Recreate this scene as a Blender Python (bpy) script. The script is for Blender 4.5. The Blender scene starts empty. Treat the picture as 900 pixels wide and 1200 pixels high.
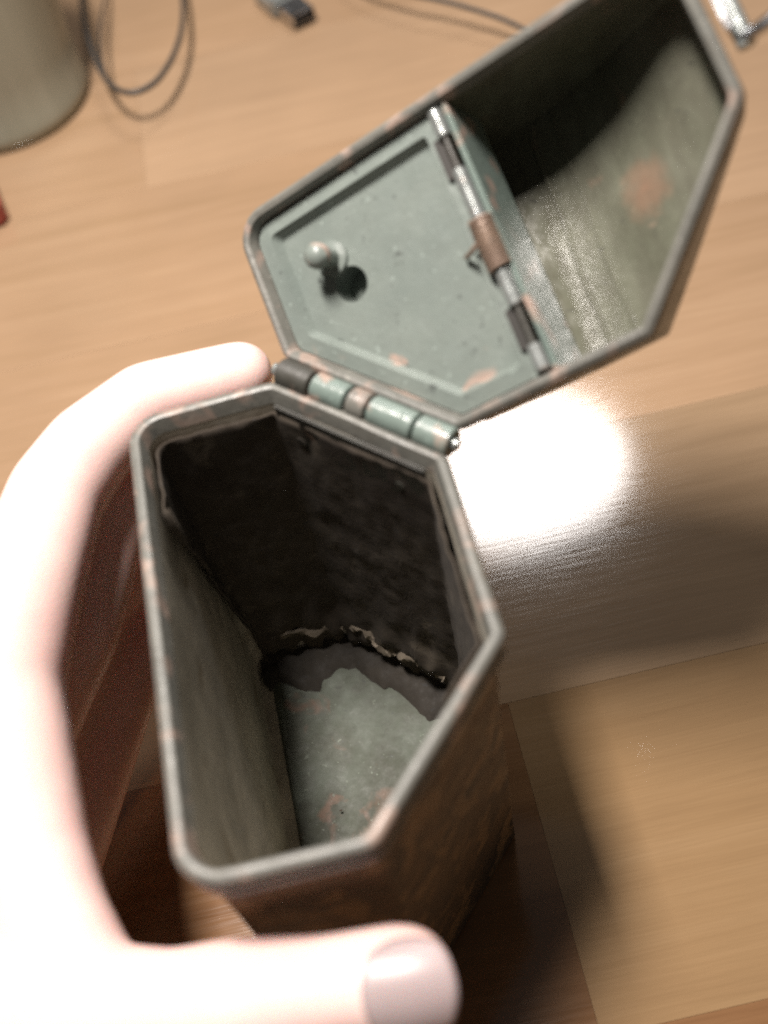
import bpy, bmesh, math, random
from mathutils import Vector, Matrix, noise
random.seed(4)
S = bpy.context.scene
COL = S.collection

# ------------------------------------------------------------------ camera
cd = bpy.data.cameras.new('camera')
cam = bpy.data.objects.new('camera', cd); COL.objects.link(cam)
R_, U_, F_ = Vector((.9737, -.1857, -.1323)), Vector((.2280, .7931, .5649)), Vector((0, .5801, -.8145))
m = Matrix.Identity(4)
for i in range(3):
    m[i][0], m[i][1], m[i][2] = R_[i], U_[i], -F_[i]
m[2][3] = .31
cam.matrix_world = m
cd.sensor_fit = 'VERTICAL'; cd.sensor_height = 24; cd.sensor_width = 18; cd.lens = 26
cd.clip_start = .005; cd.clip_end = 20
cd.dof.use_dof = True; cd.dof.focus_distance = .31; cd.dof.aperture_fstop = 4.3
S.camera = cam

# ------------------------------------------------------------------ light
w = bpy.data.worlds.new('World'); S.world = w; w.use_nodes = True
bg = w.node_tree.nodes['Background']; bg.inputs[0].default_value = (1, .93, .86, 1); bg.inputs[1].default_value = .07

def area(name, loc, target, sx, sy, power, col, down=False):
    l = bpy.data.lights.new(name, 'AREA'); l.shape = 'RECTANGLE' if down else 'ELLIPSE'; l.size = sx; l.size_y = sy; l.energy = power; l.color = col
    o = bpy.data.objects.new(name, l); COL.objects.link(o)
    d = Vector(target) - Vector(loc)
    o.matrix_world = Matrix.Translation(loc) @ (Matrix.Identity(4) if down else d.to_track_quat('-Z', 'Y').to_matrix().to_4x4())
    return o
area('round_lamp', (.20, 1.02, 1.08), (.05, .2, 0), .37, .24, 4.6, (1, .97, .95))
area('desk_lamp', (-.115, .25, .74), (.0, .20, 0), .085, .22, 11.2, (1, .93, .87), True)

S.view_settings.view_transform = 'Standard'; S.view_settings.look = 'None'
S.view_settings.gamma = 1; S.view_settings.exposure = 0
S.cycles.use_denoising = False
S.cycles.max_bounces = 8; S.cycles.caustics_reflective = False; S.cycles.caustics_refractive = False

# ------------------------------------------------------------------ materials
def mat(name):
    M = bpy.data.materials.new(name); M.use_nodes = True
    nt = M.node_tree; b = nt.nodes['Principled BSDF']
    return M, nt, b
def N(nt, t, **kw):
    n = nt.nodes.new(t)
    for k, v in kw.items():
        if k.startswith('i_'): n.inputs[k[2:].replace('_', ' ')].default_value = v
        else: setattr(n, k, v)
    return n
def coords(nt, scale=(1, 1, 1), kind='Object', rot=(0, 0, 0)):
    tc = N(nt, 'ShaderNodeTexCoord'); mp = N(nt, 'ShaderNodeMapping')
    mp.inputs['Scale'].default_value = scale; mp.inputs['Rotation'].default_value = rot
    nt.links.new(tc.outputs[kind], mp.inputs[0]); return mp.outputs[0]
def noi(nt, vec, scale, detail=4, rough=.55, dist=0):
    n = N(nt, 'ShaderNodeTexNoise'); n.inputs['Scale'].default_value = scale; n.inputs['Detail'].default_value = detail
    n.inputs['Roughness'].default_value = rough; n.inputs['Distortion'].default_value = dist
    nt.links.new(vec, n.inputs['Vector']); return n.outputs['Fac']
def ramp(nt, fac, stops):
    r = N(nt, 'ShaderNodeValToRGB'); e = r.color_ramp.elements
    while len(e) < len(stops): e.new(.5)
    for i, (p, c) in enumerate(stops):
        e[i].position = p; e[i].color = (c, c, c, 1) if isinstance(c, (int, float)) else (*c, 1)
    nt.links.new(fac, r.inputs[0]); return r.outputs[0]
def mixc(nt, fac, a, b, mode='MIX'):
    n = N(nt, 'ShaderNodeMix', data_type='RGBA', blend_type=mode)
    for s, v in ((n.inputs[0], fac), (n.inputs[6], a), (n.inputs[7], b)):
        if hasattr(v, 'is_linked'): nt.links.new(v, s)
        elif isinstance(v, (int, float)): s.default_value = v
        else: s.default_value = (*v, 1)
    return n.outputs[2]
def bump(nt, b, h, strength, dist):
    n = N(nt, 'ShaderNodeBump'); n.inputs['Strength'].default_value = strength; n.inputs['Distance'].default_value = dist
    nt.links.new(h, n.inputs['Height']); nt.links.new(n.outputs[0], b.inputs['Normal'])

def painted(name, base, base2, scuff, amount, rough=.36, grime=.35, grimecol=(.05, .04, .03), metallic=0.0, streak=None):
    """worn enamel: two paint tones, salmon primer showing through scuffs, dirt"""
    M, nt, b = mat(name)
    v = coords(nt)
    c = mixc(nt, ramp(nt, noi(nt, v, 45, 5), [(.35, 0), (.65, 1)]), base, base2)
    sc = ramp(nt, noi(nt, v, 95, 3, .5, .6), [(amount, 0), (amount + .09, .85)])
    c = mixc(nt, sc, c, scuff)
    ch = ramp(nt, noi(nt, v, 380, 3, .6, .4), [(.66, 0), (.70, .8)])
    c = mixc(nt, ch, c, tuple(x * .35 + .03 for x in base))
    c = mixc(nt, ramp(nt, noi(nt, v, 620, 2, .5), [(.68, 0), (.72, .7)]), c, tuple(min(.5, x * 1.7) for x in base))
    if grime:
        g = ramp(nt, noi(nt, v, 160, 6, .7), [(.45, 0), (.8, grime)])
        c = mixc(nt, g, c, grimecol)
    if streak:
        v2 = coords(nt, streak)
        s = ramp(nt, noi(nt, v2, 1, 4, .7), [(.4, 0), (.75, .55)])
        c = mixc(nt, s, c, grimecol)
    nt.links.new(c, b.inputs['Base Color'])
    rr = ramp(nt, noi(nt, v, 220, 4, .7), [(.3, max(.05, rough - .12)), (.75, rough + .18)])
    nt.links.new(rr, b.inputs['Roughness']); b.inputs['Metallic'].default_value = metallic
    bump(nt, b, noi(nt, v, 500, 4, .6), .25, .0006)
    return M

SALMON = (.42, .29, .235)
m_panel = painted('flap_paint', (.165, .192, .175), (.195, .222, .20), SALMON, .665, .30, .12)
m_lid_in = painted('lid_paint', (.115, .118, .085), (.17, .17, .13), (.30, .22, .16), .66, .22, .25, streak=(160, 18, 40))
m_rim = painted('rim_paint', (.17, .165, .145), (.12, .12, .107), (.34, .25, .205), .55, .42, .45)
m_hinge = painted('hinge_paint', (.15, .19, .17), (.18, .225, .20), SALMON, .56, .28, .15)
m_bare = painted('bare_hinge_metal', (.36, .38, .37), (.24, .26, .25), (.28, .18, .13), .56, .26, .4, metallic=.45)
m_coil = painted('rusty_spring', (.27, .19, .14), (.2, .14, .11), (.42, .3, .24), .6, .4, .3, metallic=.3)
m_out = painted('rusty_side', (.12, .072, .034), (.035, .026, .018), (.20, .125, .06), .52, .6, .65, (.03, .022, .015))
m_in = painted('worn_inside', (.56, .51, .42), (.34, .31, .25), (.27, .22, .15), .62, .6, .35, (.06, .05, .04))
m_floor = painted('case_floor', (.105, .12, .095), (.055, .058, .04), (.16, .10, .07), .62, .68, .6, (.03, .025, .018))
m_shade_dirt = painted('shade_and_dirt', (.040, .030, .022), (.065, .052, .038), (.11, .09, .068), .60, .95, .3, (.012, .01, .008))  # shade of the far walls put into a dark dirt colour, also on crumbs
m_dark = painted('sooty_metal', (.05, .05, .042), (.035, .03, .025), (.2, .13, .1), .63, .45, .3)
m_chrome, nt, b = mat('steel'); b.inputs['Metallic'].default_value = 1; b.inputs['Base Color'].default_value = (.62, .62, .63, 1)
nt.links.new(ramp(nt, noi(nt, coords(nt), 300, 3), [(.3, .12), (.7, .32)]), b.inputs['Roughness'])
m_black, nt, b = mat('black_plastic'); b.inputs['Roughness'].default_value = .45
nt.links.new(mixc(nt, noi(nt, coords(nt), 90), (.03, .028, .026), (.06, .055, .05)), b.inputs['Base Color'])
m_red, nt, b = mat('dull_red_plastic'); b.inputs['Roughness'].default_value = .4
nt.links.new(mixc(nt, noi(nt, coords(nt), 60), (.30, .05, .035), (.2, .04, .03)), b.inputs['Base Color'])

# wood
def wood(name, c1, c2, c3):
    M, nt, b = mat(name)
    v = coords(nt, (1, 1, 1), 'Object')
    vg = coords(nt, (7, 120, 30), 'Object'); vf = coords(nt, (40, 1300, 200), 'Object')
    oi = N(nt, 'ShaderNodeObjectInfo')
    tone = ramp(nt, noi(nt, vg, 1, 5, .6, .8), [(.3, c1), (.52, c2), (.75, c3)])
    fine = ramp(nt, noi(nt, vf, 1, 3, .7), [(.35, .88), (.7, 1.04)])
    c = mixc(nt, .5, tone, fine, 'MULTIPLY')
    bl = ramp(nt, noi(nt, v, 9, 3), [(.3, .90), (.7, 1.05)])
    c = mixc(nt, 1, c, bl, 'MULTIPLY')
    nt.links.new(c, b.inputs['Base Color'])
    nt.links.new(ramp(nt, noi(nt, vf, 1, 3, .6), [(.3, .07), (.75, .13)]), b.inputs['Roughness'])
    b.inputs['IOR'].default_value = 1.75
    bump(nt, b, noi(nt, vf, 1, 3, .6), .04, .0003)
    return M
wood_light = [wood('beech_laminate_a', (.345, .228, .140), (.38, .252, .155), (.41, .275, .172)),
              wood('beech_laminate_b', (.335, .218, .130), (.37, .243, .147), (.40, .267, .165)),
              wood('beech_laminate_c', (.325, .21, .122), (.357, .232, .14), (.388, .258, .158))]
wood_dimmed = wood('dimmed_laminate', (.26, .16, .080), (.285, .178, .090), (.31, .198, .104))  # wood darkened in colour for the dim light at near right
wood_shade = wood('shade_laminate', (.275, .183, .108), (.31, .208, .124), (.34, .23, .14))  # wood darkened in colour to deepen the shadow beside the case
wood_dark = wood('darker_brown_wood', (.17, .085, .038), (.21, .108, .05), (.26, .14, .065))

# skin
m_skin, nt, b = mat('skin')
v = coords(nt)
c = mixc(nt, ramp(nt, noi(nt, v, 40, 4), [(.3, 0), (.7, 1)]), (.80, .56, .51), (.85, .62, .57))
c = mixc(nt, ramp(nt, noi(nt, v, 110, 5), [(.42, 0), (.75, .55)]), c, (.80, .50, .47))
nt.links.new(c, b.inputs['Base Color']); b.inputs['Roughness'].default_value = .42
b.inputs['Subsurface Weight'].default_value = .25; b.inputs['Subsurface Radius'].default_value = (.006, .002, .0012); b.inputs['Subsurface Scale'].default_value = 1
vo = N(nt, 'ShaderNodeTexVoronoi'); vo.inputs['Scale'].default_value = 1500; nt.links.new(v, vo.inputs['Vector'])
bump(nt, b, vo.outputs['Distance'], .12, .0003)
m_nail, nt, b = mat('nail'); b.inputs['Roughness'].default_value = .36
nt.links.new(mixc(nt, noi(nt, coords(nt), 120), (.36, .28, .28), (.42, .34, .335)), b.inputs['Base Color'])
b.inputs['Subsurface Weight'].default_value = .2; b.inputs['Subsurface Scale'].default_value = .002

m_cup, nt, b = mat('frosted_cup'); b.inputs['Roughness'].default_value = .38
nt.links.new(mixc(nt, ramp(nt, noi(nt, coords(nt, (60, 60, 4)), 1, 3), [(.3, 0), (.7, 1)]), (.22, .22, .17), (.30, .30, .24)), b.inputs['Base Color'])

# ------------------------------------------------------------------ helpers
def link(name, bm, M, parent=None, smooth=True):
    me = bpy.data.meshes.new(name)
    bmesh.ops.recalc_face_normals(bm, faces=bm.faces[:]) if bm.faces else None
    bm.to_mesh(me); bm.free()
    if smooth:
        for p in me.polygons: p.use_smooth = True
        me.set_sharp_from_angle(angle=math.radians(38))
    if M: me.materials.append(M)
    o = bpy.data.objects.new(name, me); COL.objects.link(o)
    if parent: o.parent = parent
    return o
def tag(o, label, cat, group=None):
    o['label'] = label; o['category'] = cat
    if group: o['group'] = group
def loft(bm, rings, closed=True, cap0=False, cap1=False):
    vs = [[bm.verts.new(p) for p in r] for r in rings]
    n = len(vs[0])
    for a, c in zip(vs, vs[1:]):
        for i in range(n if closed else n - 1):
            bm.faces.new((a[i], a[(i + 1) % n], c[(i + 1) % n], c[i]))
    if cap0: bm.faces.new(vs[0][::-1])
    if cap1: bm.faces.new(vs[-1])
    return vs
def catmull(pts, k=8):
    P = [Vector(p) for p in pts]; P = [P[0] * 2 - P[1]] + P + [P[-1] * 2 - P[-2]]; out = []
    for i in range(1, len(P) - 2):
        for j in range(k):
            t = j / k; a, b_, c, d = P[i - 1:i + 3]
            out.append(.5 * (2 * b_ + (c - a) * t + (2 * a - 5 * b_ + 4 * c - d) * t * t + (3 * b_ - a - 3 * c + d) * t ** 3))
    return out + [P[-2]]
def tube(bm, pts, rad, seg=12, caps=True):
    P = [Vector(p) for p in pts]; rings = []; up = Vector((.13, .31, .94))
    for i, p in enumerate(P):
        t = (P[min(i + 1, len(P) - 1)] - P[max(i - 1, 0)]).normalized()
        x = t.cross(up).normalized(); y = t.cross(x); up = -y if y.dot(up) < 0 else y
        r = rad[i] if isinstance(rad, (list, tuple)) else rad
        rings.append([p + (x * math.cos(k * math.tau / seg) + y * math.sin(k * math.tau / seg)) * r for k in range(seg)])
    return loft(bm, rings, True, caps, caps)
def box(bm, c, s, mtx=None, bev=0):
    r = bmesh.ops.create_cube(bm, size=1); vs = r['verts']
    for v in vs: v.co = Vector((v.co.x * s[0], v.co.y * s[1], v.co.z * s[2]))
    if bev:
        g = bmesh.ops.bevel(bm, geom=list({e for v in vs for e in v.link_edges}), offset=bev, segments=2, affect='EDGES')
        vs = [v for v in set(g['verts']) | {v for v in vs if v.is_valid}]
    for v in vs:
        v.co = v.co + Vector(c)
        if mtx: v.co = mtx @ v.co
    return vs

# ------------------------------------------------------------------ table
table = bpy.data.objects.new('table', None); COL.objects.link(table)
table['kind'] = 'structure'
bm = bmesh.new(); box(bm, (.1, .45, -.0135), (2.4, 2.4, .020))
core, nt, b = mat('seam_filler'); b.inputs['Base Color'].default_value = (.36, .225, .125, 1); b.inputs['Roughness'].default_value = .6
link('table_core', bm, core, table, False)
PW = .0945; G = .00003; j = 0
for row in range(-7, 16):
    y0 = .047 + row * PW
    # the cut in row 0 sits at x = .0232, with a darker brown tone to its left
    x = -1.05 + ((row * 37) % 11) * .046
    cuts = [-1.08]
    xx = .0232 + ((row * 5) % 7) * .061 if row else .0232
    k = xx
    L = .46
    while k > -1.05: k -= L
    while k < 1.25:
        if k > -1.05: cuts.append(k)
        k += L
    cuts.append(1.28)
    for i in range(len(cuts) - 1):
        bm = bmesh.new(); x0, x1 = cuts[i], cuts[i + 1]
        box(bm, ((x1 - x0) / 2, 0, -.00175), (x1 - x0 - 2 * G, PW - 2 * G, .0035), bev=.00005)
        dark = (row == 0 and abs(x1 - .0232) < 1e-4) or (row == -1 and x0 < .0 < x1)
        dimmed = (row in (0, -1) and x0 >= .02)
        o = link('plank', bm, wood_dark if dark else wood_dimmed if dimmed else wood_shade if row == 1 else wood_light[(j * 7 + row * 3) % 3], table, False)
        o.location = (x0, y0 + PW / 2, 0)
        if dark: o['label'] = 'darker brown part of the table top'
        j += 1

# ------------------------------------------------------------------ the metal case
A_ = .0291; BX, BY, HO = -.0520, .1217, .120
case = bpy.data.objects.new('hinged_metal_case', None); COL.objects.link(case)
case.location = (BX, BY, .0004); case.rotation_euler = (0, 0, A_)
tag(case, 'worn grey green hexagonal metal case with open lid held in the hand', 'metal case')
HEX = [(0, .0561), (.0356, .0568), (.0689, .0231), (.0689, -.0231), (.0356, -.0568), (0, -.0561)]
RAD = [.0085, .005, .004, .0035, .006, .009]
def inset(poly, d):
    n = len(poly); out = []
    for i in range(n):
        p0, p1, p2 = Vector(poly[i - 1]), Vector(poly[i]), Vector(poly[(i + 1) % n])
        a, c = (p1 - p0).normalized(), (p2 - p1).normalized()
        n1, n2 = Vector((a.y, -a.x)), Vector((c.y, -c.x))   # clockwise loop: inside is to the right
        bis = (n1 + n2); bis /= (1 + n1.dot(n2))
        out.append(p1 + bis * d)
    return out
def rounded(poly, rad, seg=6, sub=6):
    """outline with rounded corners; straight sides subdivided"""
    n = len(poly); arcs = []
    for i in range(n):
        p0, p1, p2 = Vector(poly[i - 1]), Vector(poly[i]), Vector(poly[(i + 1) % n])
        a, c = (p0 - p1).normalized(), (p2 - p1).normalized()
        ang = a.angle(c); t = rad[i] / math.tan(ang / 2)
        s, e = p1 + a * t, p1 + c * t; cen = p1 + (a + c).normalized() * (rad[i] / math.sin(ang / 2))
        arc = []
        for k in range(seg + 1):
            d = (s - cen).lerp(e - cen, k / seg); arc.append(cen + d.normalized() * rad[i])
        arcs.append(arc)
    out = []
    for i in range(n):
        out += arcs[i]
        s, e = arcs[i][-1], arcs[(i + 1) % n][0]
        out += [s.lerp(e, k / sub) for k in range(1, sub)]
    return out
def ring(d, z, zf=None):
    """outline at inset d (positive = inwards from the rim's outer edge)"""
    pts = rounded(inset(HEX, d), [max(.0012, r - d) for r in RAD])
    return [Vector((p.x, p.y, z if zf is None else zf(p))) for p in pts]

def dent(p, k=.0007):
    return noise.noise(Vector((p.x * 28, p.y * 28, p.z * 22))) * k
# outer wall
bm = bmesh.new()
loft(bm, [ring(.0035, 0), ring(.0024, .0012)] + [ring(.0022, .0012 + z * .0118) for z in range(1, 10)] + [ring(.0022, .1112)], cap0=True)
for v in bm.verts:
    if .002 < v.co.z < .1:
        d = Vector((v.co.x - .035, v.co.y, 0)).normalized(); v.co += d * dent(v.co, .0012)
body = link('case_body', bm, m_out, case)
# rolled rim with two beads
bm = bmesh.new()
prof = [(.0024, .1100), (.0012, .1104), (.0004, .1110), (.0002, .1120), (.0005, .1130), (.0016, .1136), (.0021, .1144), (.0019, .1150), (.0008, .1157), (.0001, .1166), (-.0001, .1184),
        (.0002, .1194), (.0007, .1199), (.0019, .1201), (.0025, .1198), (.0028, .1190), (.0036, .1160)]
rings = [ring(d, z) for d, z in prof]; loft(bm, rings)
for v in bm.verts:
    c_ = Vector((v.co.x - .035, v.co.y, 0)).normalized(); v.co += c_ * noise.noise(v.co * 60) * .0004; v.co.z += noise.noise(v.co * 50 + Vector((3, 1, 2))) * .0003
link('rim', bm, m_rim, body)
# inner wall and floor
bm = bmesh.new()
loft(bm, [ring(.0035, .1160)] + [ring(.0037, z * .0115) for z in range(10, 0, -1)] + [ring(.0040, .0034), ring(.0050, .0022), ring(.0075, .0020)])
for v in bm.verts:
    if v.co.z < .11:
        d = Vector((v.co.x - .035, v.co.y, 0)).normalized(); v.co += d * dent(v.co, .0008)
link('inner_wall', bm, m_in, body)
bm = bmesh.new()
rg = ring(.0070, .0023); cen = Vector((.034, 0, .0023)); fr = [rg]
for k in range(1, 8): fr.append([cen.lerp(p, 1 - k / 8) for p in rg])
fr = [[Vector((p.x, p.y, p.z + noise.noise(p * 55) * .0011 * min(1, i / 2))) for p in r] for i, r in enumerate(fr)]
vs = loft(bm, fr); bm.faces.new(vs[-1])
link('case_floor', bm, m_floor, body)

# ragged dark sheet, standing for shade and dirt on the far walls
inner = ring(.0043, 0); n = len(inner)
cum = [0]
for i in range(n): cum.append(cum[-1] + (inner[(i + 1) % n] - inner[i]).length)
per = cum[-1]
def along(s, d=0):
    s %= per
    for i in range(n):
        if cum[i + 1] >= s:
            a, c = inner[i], inner[(i + 1) % n]; p = a.lerp(c, (s - cum[i]) / max(1e-9, cum[i + 1] - cum[i]))
            t = (c - a).normalized(); nn = Vector((t.y, -t.x, 0)); return p + nn * d
    return inner[0]
# ring() starts on the left/top corner and runs clockwise: 0 = TL corner, then T, R1, R2
sR2 = None
best = 9
for k in range(400):
    p = along(per * k / 400); dd = (p - Vector((.066, -.023, 0))).length
    if dd < best: best = dd; sR2 = per * k / 400
s0, s1 = -.020, sR2 + .014
NS, NZ = 130, 40
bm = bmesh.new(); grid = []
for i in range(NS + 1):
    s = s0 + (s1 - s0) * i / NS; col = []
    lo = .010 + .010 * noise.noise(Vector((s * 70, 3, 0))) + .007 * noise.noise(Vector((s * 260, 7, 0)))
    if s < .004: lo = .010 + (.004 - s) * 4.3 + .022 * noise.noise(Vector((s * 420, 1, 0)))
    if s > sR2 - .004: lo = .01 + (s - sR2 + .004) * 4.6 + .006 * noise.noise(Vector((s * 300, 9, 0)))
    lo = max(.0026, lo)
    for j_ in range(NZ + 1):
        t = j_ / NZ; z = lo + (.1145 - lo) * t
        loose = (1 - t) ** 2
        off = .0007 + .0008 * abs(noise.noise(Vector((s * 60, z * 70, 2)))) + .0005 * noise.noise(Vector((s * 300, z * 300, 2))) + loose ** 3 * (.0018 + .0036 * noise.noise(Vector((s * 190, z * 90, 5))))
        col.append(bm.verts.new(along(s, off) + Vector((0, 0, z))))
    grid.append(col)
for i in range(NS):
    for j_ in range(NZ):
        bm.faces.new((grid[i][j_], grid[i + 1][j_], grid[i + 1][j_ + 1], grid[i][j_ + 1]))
shade_sheet = link('wall_shade_sheet', bm, m_shade_dirt, body)
sol = shade_sheet.modifiers.new('t', 'SOLIDIFY'); sol.thickness = .0004; sol.offset = 0

# crusty ledge of old sealing compound low on the far walls, and crumbs on the floor
m_crust = painted('crust', (.20, .165, .125), (.11, .09, .065), (.30, .25, .2), .6, .95, .5)
bm = bmesh.new(); P = []; Rr = []
for k in range(70):
    s = .010 + .060 * k / 69
    P.append(along(s, .0022 + .0016 * noise.noise(Vector((s * 200, 0, 4)))) + Vector((0, 0, .0165 - .05 * (s - .01) + .0035 * noise.noise(Vector((s * 110, 5, 1))))))
    Rr.append(max(.0003, .0011 + .0019 * noise.noise(Vector((s * 330, 2, 8)))))
tube(bm, P, Rr, 8)
for v in bm.verts: v.co += Vector((noise.noise(v.co * 900), noise.noise(v.co * 900 + Vector((5, 5, 5))), noise.noise(v.co * 800 + Vector((9, 1, 5))))) * .0009
link('crust_ledge', bm, m_crust, case)
bm = bmesh.new(); prev = None; NP = 90                              # dark lobe that paints the shadow on the far part of the floor
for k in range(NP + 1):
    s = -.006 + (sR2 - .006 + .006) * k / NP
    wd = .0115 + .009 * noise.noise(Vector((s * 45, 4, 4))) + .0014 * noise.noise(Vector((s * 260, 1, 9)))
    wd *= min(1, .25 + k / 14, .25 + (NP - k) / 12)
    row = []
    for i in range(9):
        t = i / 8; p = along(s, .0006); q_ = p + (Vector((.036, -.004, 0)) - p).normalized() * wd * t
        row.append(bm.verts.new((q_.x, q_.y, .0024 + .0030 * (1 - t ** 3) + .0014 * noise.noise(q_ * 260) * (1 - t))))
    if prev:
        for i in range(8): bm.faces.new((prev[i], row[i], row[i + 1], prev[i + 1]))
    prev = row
link('floor_shade_lobe', bm, painted('floor_shade', (.022, .018, .014), (.035, .028, .02), (.07, .06, .045), .62, .8, .3, (.01, .008, .006)), case)
bm = bmesh.new()
rnd = random.Random(8)
for k in range(12):
    t = rnd.random(); px_ = .012 + .05 * rnd.random(); py_ = -.045 + .085 * t * rnd.random() + .02 * rnd.random()
    if py_ < -.02 - (.034 - px_) * .2 and px_ > .045: continue
    r_ = rnd.uniform(.0003, .0008) * (1.5 if k < 5 else 1)
    g_ = bmesh.ops.create_icosphere(bm, subdivisions=1, radius=r_)
    sc_ = Vector((rnd.uniform(.7, 1.5), rnd.uniform(.6, 1.3), rnd.uniform(.25, .6)))
    for v in g_['verts']: v.co = Vector((v.co.x * sc_.x, v.co.y * sc_.y, v.co.z * sc_.z)) + Vector((px_, py_, .0034))
crumbs = link('dirt_crumbs', bm, m_shade_dirt, case, False); crumbs['kind'] = 'stuff'

# ---- hinge along the T-R1 side
T_, R1_ = Vector(HEX[1]).to_3d(), Vector(HEX[2]).to_3d()
u = (R1_ - T_).normalized(); nrm = Vector((-u.y, u.x, 0)); nrm = nrm if nrm.dot(T_ - Vector((.034, 0, 0))) > 0 else -nrm
LEN = (R1_ - T_).length
AX = T_ + nrm * .0024; AX.z = .1203
bm = bmesh.new()                                                     # leaf on the wall, inside and out
fr = Matrix((( u.x, nrm.x, 0, T_.x), (u.y, nrm.y, 0, T_.y), (0, 0, 1, 0), (0, 0, 0, 1)))
box(bm, (LEN / 2, -.0048, .1105), (LEN - .006, .0009, .0135), fr, .0003)
hinge = link('hinge', bm, m_dark, case)
bm = bmesh.new()
bm.free()
for k in range(2):
    bm = bmesh.new(); tube(bm, [fr @ Vector((.009 + k * .028, -.0052, .1075)), fr @ Vector((.009 + k * .028, -.0057, .1075))], [.0017, .0011], 12)
    link('rivet', bm, m_dark, hinge)
seg = 5; gap = .0007; edges = [.0005, .0105, .0205, .0262, .0385, LEN + .0005]
kmat = [m_dark, m_hinge, m_rim, m_hinge, m_hinge]
for k in range(seg):
    a, c = edges[k] + gap / 2, edges[k + 1] - gap / 2
    bm = bmesh.new(); P = [AX + u * t for t in (a, a + .0004, (a + c) / 2, c - .0004, c)]
    tube(bm, P, [.0031, .0035, .0035, .0035, .0031], 20)
    o = link('knuckle', bm, kmat[k], hinge)
bm = bmesh.new(); tube(bm, [AX - u * .0012, AX + u * (LEN + .0014)], .0015, 12)
link('hinge_pin', bm, m_bare, hinge)

# ---- lid: modelled closed over the case (z above the rim), then swung about the hinge
PHI = 2.3769
LR = Matrix.Translation(AX) @ Matrix.Rotation(-PHI, 4, u) @ Matrix.Translation(-AX)
probe = LR @ Vector((.0, 0, .12))
if probe.z < .12: LR = Matrix.Translation(AX) @ Matrix.Rotation(PHI, 4, u) @ Matrix.Translation(-AX)
lid_empty = None
ZB = .1206
def lidfix(bm):
    for v in bm.verts: v.co.z += ZB
    bmesh.ops.transform(bm, matrix=LR, verts=bm.verts[:])
def depth(p):
    return .010 + (.028 - .20 * max(0, p.x)) * math.cos(math.pi * (p.y + .006) / .135) ** 2
bm = bmesh.new()                                                      # outer shell
sh = [ring(.0016, .004)]
sh += [ring(.0018, 0, lambda p, q=q: .004 + (depth(p) - .004) * q) for q in (.3, .6, .85)]
sh += [ring(.0030, 0, lambda p: depth(p) + .0006)]
top = sh[-1]
for k in range(1, 8):
    f_ = 1 - k / 8; sh.append([Vector((.034 + (p.x - .034) * f_, p.y * f_, 0)) for p in top]); sh[-1] = [Vector((p.x, p.y, depth(p) + .0012)) for p in sh[-1]]
vs = loft(bm, sh); bm.faces.new(vs[-1]); lidfix(bm)
lid = link('lid', bm, m_lid_in, case)
bm = bmesh.new()                                                      # rim of the lid
prof = [(.0020, .0052), (.0010, .0048), (.0003, .0038), (.0002, .0020), (.0006, .0006), (.0016, .0000), (.0026, .0003), (.0030, .0014), (.0034, .0034)]
loft(bm, [ring(d, z) for d, z in prof]); lidfix(bm)
link('lid_rim', bm, m_rim, lid)
bm = bmesh.new()                                                      # inside skin of the lid
sh = [ring(.0033, .0030)]
sh += [ring(.0034, 0, lambda p, q=q: .003 + (depth(p) - .004) * q) for q in (.25, .5, .75, .9)]
sh += [ring(.0046, 0, lambda p: depth(p) - .0002)]
top = sh[-1]
for k in range(1, 14):
    f_ = 1 - k / 14
    sh.append([Vector((.034 + (p.x - .034) * f_, p.y * f_, 0)) for p in top])
    sh[-1] = [Vector((p.x, p.y, depth(p) + noise.noise(p * 40) * .0008)) for p in sh[-1]]
vs = loft(bm, sh); bm.faces.new(vs[-1]); lidfix(bm)
link('lid_inside', bm, m_lid_in, lid)
spot = LR @ Vector((.0350, -.0290, ZB + depth(Vector((.035, -.029, 0)))))      # rubbed patch of primer in the bowl of the lid
nt = m_lid_in.node_tree; bs = nt.nodes['Principled BSDF']; src = bs.inputs['Base Color'].links[0].from_socket
vd = N(nt, 'ShaderNodeVectorMath', operation='DISTANCE'); vd.inputs[1].default_value = spot
nt.links.new(coords(nt), vd.inputs[0])
md = N(nt, 'ShaderNodeMath', operation='MULTIPLY_ADD'); nt.links.new(noi(nt, coords(nt), 220, 4), md.inputs[0]); md.inputs[1].default_value = .008; nt.links.new(vd.outputs['Value'], md.inputs[2])
fac = ramp(nt, md.outputs[0], [(.0045, .75), (.0115, 0)])
nt.links.new(mixc(nt, fac, src, (.26, .145, .095)), bs.inputs['Base Color'])
# dividing wall under the flap hinge with two folded seams
bm = bmesh.new()
box(bm, (.0345, -.0022, .0115), (.0625, .0012, .0190), bev=.0003)
P = [(.0055, -.0032, .0032), (.0635, -.0032, .0032)]
lidfix(bm); link('divider', bm, m_hinge, lid)
for yy, rr in ((-.0085, .0007), (-.0150, .0005)):
    bm = bmesh.new(); P = [Vector((.0050 + .0590 * k / 12, yy + .0003 * math.sin(k), 0)) for k in range(13)]
    for p in P: p.z = depth(p) - .0002
    tube(bm, P, rr, 8); lidfix(bm); link('seam', bm, m_lid_in, lid)
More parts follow.
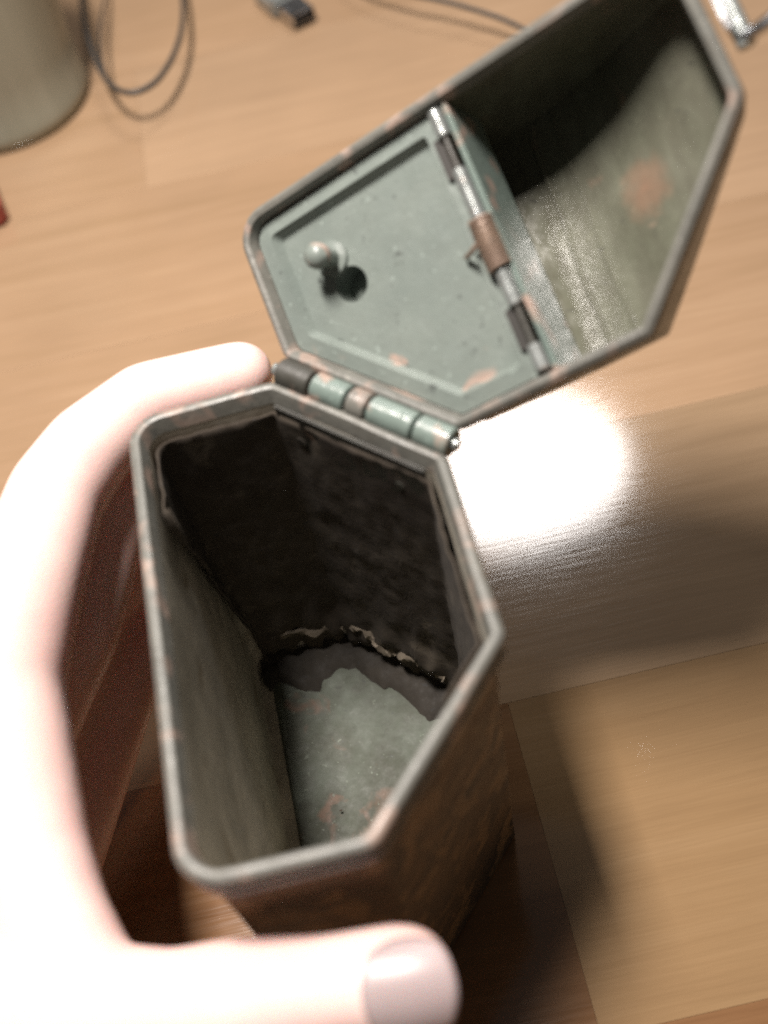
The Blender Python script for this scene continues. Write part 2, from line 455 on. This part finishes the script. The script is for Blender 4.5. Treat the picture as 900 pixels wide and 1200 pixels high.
# flap panel (half of the lid), stepped, with an added pit for the knob's black shadow and two hinge slots
def half(d):
    H = inset(HEX, d)
    poly = [Vector((H[0].x, .0004 + max(0, d - .0036))), H[0], H[1], H[2], Vector((H[2].x, .0004 + max(0, d - .0036)))]
    rr = [.0008, max(.002, RAD[0] - d), .004, .003, .0008]
    return rounded(poly, rr, 5, 5)
bm = bmesh.new()
L0 = [Vector((p.x, p.y, .0030)) for p in half(.0036)]
L1 = [Vector((p.x, p.y, .0026)) for p in half(.0088)]
def shrinkpoly(dv, dh, z):
    out = []
    H = inset(HEX, dv)
    poly = [Vector((H[0].x, dh)), H[0], H[1], H[2], Vector((H[2].x, dh))]
    return [Vector((p.x, p.y, z)) for p in rounded(poly, [.001, max(.0015, RAD[0] - dv), .003, .002, .001], 5, 5)]
L0 = shrinkpoly(.0036, .0004, .0032); L1 = shrinkpoly(.0072, .0044, .0028); L2 = shrinkpoly(.0086, .0050, .0052)
vs = loft(bm, [L0, L1, L2])
inner_e = [bm.edges.get((vs[-1][i], vs[-1][(i + 1) % len(L2)])) for i in range(len(L2))]
shadow_pit = [bm.verts.new((.0265 + .0042 * math.cos(t * math.tau / 20), .0352 + .0042 * math.sin(t * math.tau / 20), .0052)) for t in range(20)]
he = [bm.edges.new((shadow_pit[i], shadow_pit[(i + 1) % 20])) for i in range(20)]
bmesh.ops.triangle_fill(bm, edges=inner_e + he, use_beauty=True)
lip = [bm.verts.new((v.co.x, v.co.y, .0125)) for v in shadow_pit]
for i in range(20): bm.faces.new((shadow_pit[i], shadow_pit[(i + 1) % 20], lip[(i + 1) % 20], lip[i]))
bm.faces.new(lip)
lidfix(bm)
flap = link('flap_panel', bm, m_panel, lid)
# knob
bm = bmesh.new()
kc = Vector((.0190, .0372, 0)); prof = [(.0042, .0051), (.0040, .0044), (.0024, .0040), (.0021, .0015), (.0027, .0003), (.0031, -.0012), (.0029, -.0028), (.0019, -.0039), (.0006, -.0043)]
loft(bm, [[Vector((kc.x + r * math.cos(t * math.tau / 20), kc.y + r * math.sin(t * math.tau / 20), z)) for t in range(20)] for r, z in prof], cap0=True, cap1=True)
lidfix(bm); link('knob', bm, m_panel, lid)
# black slots beside the hinge rod
for cx in (.0145, .0545):
    bm = bmesh.new(); box(bm, (cx, .0022, .0026), (.0095, .0022, .0012), bev=.0002); lidfix(bm); link('slot', bm, m_black, lid)
# rod, in lengths, and its spring
for a, c in ((.0042, .0105), (.0180, .0300), (.0400, .0500), (.0590, .0650)):
    bm = bmesh.new(); tube(bm, [Vector((a, .0002, .0018)), Vector((a + .0003, .0002, .0018)), Vector((c - .0003, .0002, .0018)), Vector((c, .0002, .0018))], [.0013, .0016, .0016, .0013], 14)
    lidfix(bm); link('hinge_rod', bm, m_bare, lid)
bm = bmesh.new(); tube(bm, [(.0045, .0002, .0019), (.0650, .0002, .0019)], .0009, 10); lidfix(bm); link('wire', bm, m_dark, lid)
bm = bmesh.new(); P = []
for k in range(9 * 14 + 1):
    t = k / 14; P.append(Vector((.0295 + .0118 * k / 126, .0002 + .0023 * math.cos(t * math.tau), .0018 + .0023 * math.sin(t * math.tau))))
tube(bm, P, .00062, 8); lidfix(bm); link('spring', bm, m_coil, lid)
bm = bmesh.new(); tube(bm, catmull([(.0345, .0020, .0005), (.0352, .0042, .0012), (.0350, .0070, .0040)], 5), .0006, 8); lidfix(bm); link('spring_arm', bm, m_coil, lid)
# latch at the far end
bm = bmesh.new()
box(bm, (.0150, -.0585, .0075), (.0150, .0012, .0100), bev=.0004)
lidfix(bm); latch = link('latch_plate', bm, m_chrome, lid)
bm = bmesh.new()
P = catmull([(.0060, -.0595, .0070), (.0050, -.0625, .0050), (.0055, -.0675, .0045), (.0100, -.0705, .0050), (.0180, -.0710, .0052), (.0235, -.0680, .0045), (.0245, -.0625, .0050), (.0235, -.0592, .0070)], 6)
tube(bm, P, .0013, 10); lidfix(bm); link('latch_bail', bm, m_chrome, lid)
bm = bmesh.new(); tube(bm, [(.0040, -.0600, .0072), (.0255, -.0600, .0072)], .0019, 12); lidfix(bm); link('latch_barrel', bm, m_bare, lid)

# ------------------------------------------------------------------ hand
parts = []
def capsule(bm, a, b_, ra, rb, seg=20):
    a, b_ = Vector(a), Vector(b_); d = (b_ - a); L = d.length; t = d.normalized()
    P, Rr = [], []
    for k in range(7):
        th = math.pi / 2 * (1 - k / 7); P.append(a - t * ra * math.sin(th)); Rr.append(max(.0003, ra * math.cos(th)))
    for k in range(5): P.append(a.lerp(b_, k / 4)); Rr.append(ra + (rb - ra) * k / 4)
    for k in range(1, 8):
        th = math.pi / 2 * k / 7; P.append(b_ + t * rb * math.sin(th)); Rr.append(max(.0003, rb * math.cos(th)))
    tube(bm, P, Rr, seg)
bm = bmesh.new()
def chain(pts):
    for (a, ra), (c, rc) in zip(pts, pts[1:]): capsule(bm, a, c, ra, rc)
# index
chain([((-.0965, .1330, .088), .0150), ((-.0870, .1560, .0955), .0138), ((-.0775, .1770, .1005), .0122), ((-.0680, .1870, .1030), .0114), ((-.0520, .1955, .1065), .0096), ((-.0275, .1985, .1045), .0087)])
# middle, ring, little
chain([((-.1060, .1280, .062), .0140), ((-.0850, .1560, .071), .0122), ((-.0720, .1795, .079), .0104), ((-.0480, .1985, .083), .0094), ((-.0190, .1990, .082), .0086)])
chain([((-.1160, .1180, .040), .0135), ((-.0840, .1740, .054), .0100), ((-.0480, .1975, .062), .0092), ((-.0220, .1965, .061), .0084)])
chain([((-.1080, .1080, .028), .0120), ((-.0800, .1580, .038), .0086), ((-.0600, .1820, .040), .0080), ((-.0400, .1900, .040), .0074)])
# thumb
chain([((-.1230, .0660, .074), .0200), ((-.0780, .0580, .088), .0138), ((-.0600, .0540, .0925), .0112), ((-.0470, .0522, .0945), .0118), ((-.0310, .0508, .0945), .0101), ((-.0165, .0495, .0945), .0104)])
# web between thumb and forefinger
chain([((-.0965, .1330, .088), .0150), ((-.0940, .1120, .087), .0148), ((-.0905, .0930, .086), .0135), ((-.0850, .0775, .087), .0120), ((-.0780, .0610, .088), .0120)])
chain([((-.1150, .1300, .080), .0150), ((-.1180, .1050, .078), .0170), ((-.1180, .0850, .076), .0180), ((-.1230, .0660, .074), .0200)])
chain([((-.1180, .1500, .076), .0120), ((-.1300, .1200, .066), .0160), ((-.1400, .0900, .058), .0200)])
# palm
wst = (-.150, .055, .030)
for p_, r_ in (((-.1160, .1250, .058), .0140), ((-.1160, .1180, .040), .0135), ((-.1080, .1080, .028), .0120), ((-.1010, .1330, .088), .0150), ((-.1230, .0660, .074), .0200), ((-.1140, .0980, .070), .0180)):
    chain([(p_, r_), (wst, .026)])
chain([((-.1160, .1250, .058), .0140), ((-.1080, .0950, .060), .0150), ((-.1120, .0760, .062), .0180)])
chain([((-.1160, .1180, .040), .0135), ((-.1120, .0900, .042), .0150), (wst, .026)])
chain([((-.1080, .1080, .028), .0120), ((-.1120, .0850, .028), .0150), (wst, .026)])
chain([(wst, .026), ((-.215, -.020, .032), .028), ((-.330, -.160, .045), .036)])
me = bpy.data.meshes.new('hand'); bm.to_mesh(me); bm.free()
tmp = bpy.data.objects.new('hand', me); COL.objects.link(tmp)
r = tmp.modifiers.new('r', 'REMESH'); r.mode = 'VOXEL'; r.voxel_size = .0011
s = tmp.modifiers.new('s', 'SMOOTH'); s.iterations = 34; s.factor = .6
dg = bpy.context.evaluated_depsgraph_get()
me2 = bpy.data.meshes.new_from_object(tmp.evaluated_get(dg)); bpy.data.objects.remove(tmp)
me2.name = 'hand'
for p in me2.polygons: p.use_smooth = True
me2.materials.clear(); me2.materials.append(m_skin)
hand = bpy.data.objects.new('hand', me2); COL.objects.link(hand)
tag(hand, 'left hand gripping the metal case with thumb in front', 'hand')
# thumb nail: a curved plate on the camera side of the tip
bm = bmesh.new()
tx = Vector((.0285, -.0025, 0)).normalized()
up = Vector((.25, -.42, .87)); up = (up - tx * up.dot(tx)).normalized(); sd = tx.cross(up)
c0 = Vector((-.0150, .0493, .0945)); NR = 14
g = []
for i in range(NR + 1):
    a = -1 + 2 * i / NR; row = []
    for j_ in range(NR + 1):
        c_ = -1 + 2 * j_ / NR
        # squircle outline
        xx = a * math.sqrt(1 - .42 * c_ * c_); yy = c_ * math.sqrt(1 - .42 * a * a)
        ang = yy * .98
        rr = .01035 - .0009 * (xx * xx) * (1 if xx > 0 else .5)
        row.append(bm.verts.new(c0 + tx * (xx * .0085 + .0005) + up * (math.cos(ang) * rr) + sd * (math.sin(ang) * rr * .98)))
    g.append(row)
for i in range(NR):
    for j_ in range(NR): bm.faces.new((g[i][j_], g[i + 1][j_], g[i + 1][j_ + 1], g[i][j_ + 1]))
nail = link('thumb_nail', bm, m_nail, hand)
s = nail.modifiers.new('t', 'SOLIDIFY'); s.thickness = .0006; s.offset = 0

# ------------------------------------------------------------------ things at the back of the table
bm = bmesh.new(); cxy = Vector((-.136, .516, 0))
prof = [(.0, .0022), (.036, .0022), (.0385, .0008), (.0405, .0006), (.0420, .003), (.0425, .007), (.0415, .011), (.0420, .03), (.045, .08), (.047, .115), (.0462, .116), (.044, .08), (.0405, .03), (.039, .008), (.0, .006)]
loft(bm, [[cxy + Vector((max(r_, .0004) * math.cos(t * math.tau / 64), max(r_, .0004) * math.sin(t * math.tau / 64), z)) for t in range(64)] for r_, z in prof], cap0=True, cap1=True)
cup = link('cup', bm, m_cup); tag(cup, 'grey green cup standing at the back left of the table', 'cup')

bm = bmesh.new()
P = catmull([(-.1000, .72, .004), (-.0950, .64, .006), (-.0930, .580, .010), (-.0880, .5250, .016), (-.0810, .4880, .018), (-.0700, .4720, .018), (-.0560, .4800, .017), (-.0440, .5130, .015), (-.0400, .565, .010), (-.042, .66, .004), (-.05, .75, .004)], 10)
tube(bm, P, .0012, 10)
c1 = link('looped_cable', bm, m_black); tag(c1, 'thin black cable bent in a loop beside the cup', 'cable')
bm = bmesh.new()
P = catmull([(-.0700, .72, .004), (-.0775, .64, .005), (-.0810, .575, .009), (-.0835, .530, .0145), (-.0810, .4905, .0155), (-.0700, .4740, .0158), (-.0560, .4820, .0148), (-.0440, .5150, .0128), (-.0400, .5670, .0078), (-.0430, .66, .0016)], 10)
tube(bm, P, .0007, 10)
c2 = link('looped_cable', bm, m_black); tag(c2, 'thinner black strand lying inside the cable loop', 'cable')
bm = bmesh.new()
P = catmull([(.0180, .62, .006), (.0330, .575, .012), (.0450, .535, .014), (.0649, .5100, .014), (.0896, .4880, .013), (.1124, .4620, .011), (.1260, .4300, .006), (.118, .395, .0014), (.090, .375, .0014)], 10)
tube(bm, P, .0011, 10)
c3 = link('straight_cable', bm, m_black); tag(c3, 'thin dark cable running behind the open lid', 'cable')

plug = bpy.data.objects.new('cable_plug', None); COL.objects.link(plug)
plug.location = (.0145, .5290, .0052); plug.rotation_euler = (0, 0, math.radians(112))
tag(plug, 'silver metal cable plug lying at the top edge of the photo', 'plug')
bm = bmesh.new(); box(bm, (0, 0, 0), (.016, .013, .0062), bev=.0007)
r_ = [f for f in bm.faces if f.normal.x < -.9 and f.calc_area() > 2e-5]
q = bmesh.ops.inset_region(bm, faces=r_, thickness=.0006); bmesh.ops.translate(bm, vec=(.008, 0, 0), verts=list({v for f in r_ for v in f.verts}))
link('metal_shell', bm, m_chrome, plug)
bm = bmesh.new(); box(bm, (-.0035, 0, -.0008), (.0078, .0092, .0018), bev=.0002); link('contact_tongue', bm, m_black, plug)
bm = bmesh.new(); box(bm, (.0195, 0, 0), (.024, .0175, .0100), bev=.0018); link('plug_body', bm, m_bare, plug)
bm = bmesh.new(); tube(bm, catmull([(.031, 0, 0), (.05, .003, 0), (.09, .004, -.003)], 6), .0018, 10); link('cable_end', bm, m_black, plug)

bm = bmesh.new(); box(bm, (0, 0, .006), (.030, .055, .012), bev=.002)
red = link('lighter', bm, m_red); red.location = (-.1545, .445, 0); red.rotation_euler = (0, 0, .25)
tag(red, 'dull red plastic block at the left edge below the cup', 'block')
red.name = 'plastic_block'
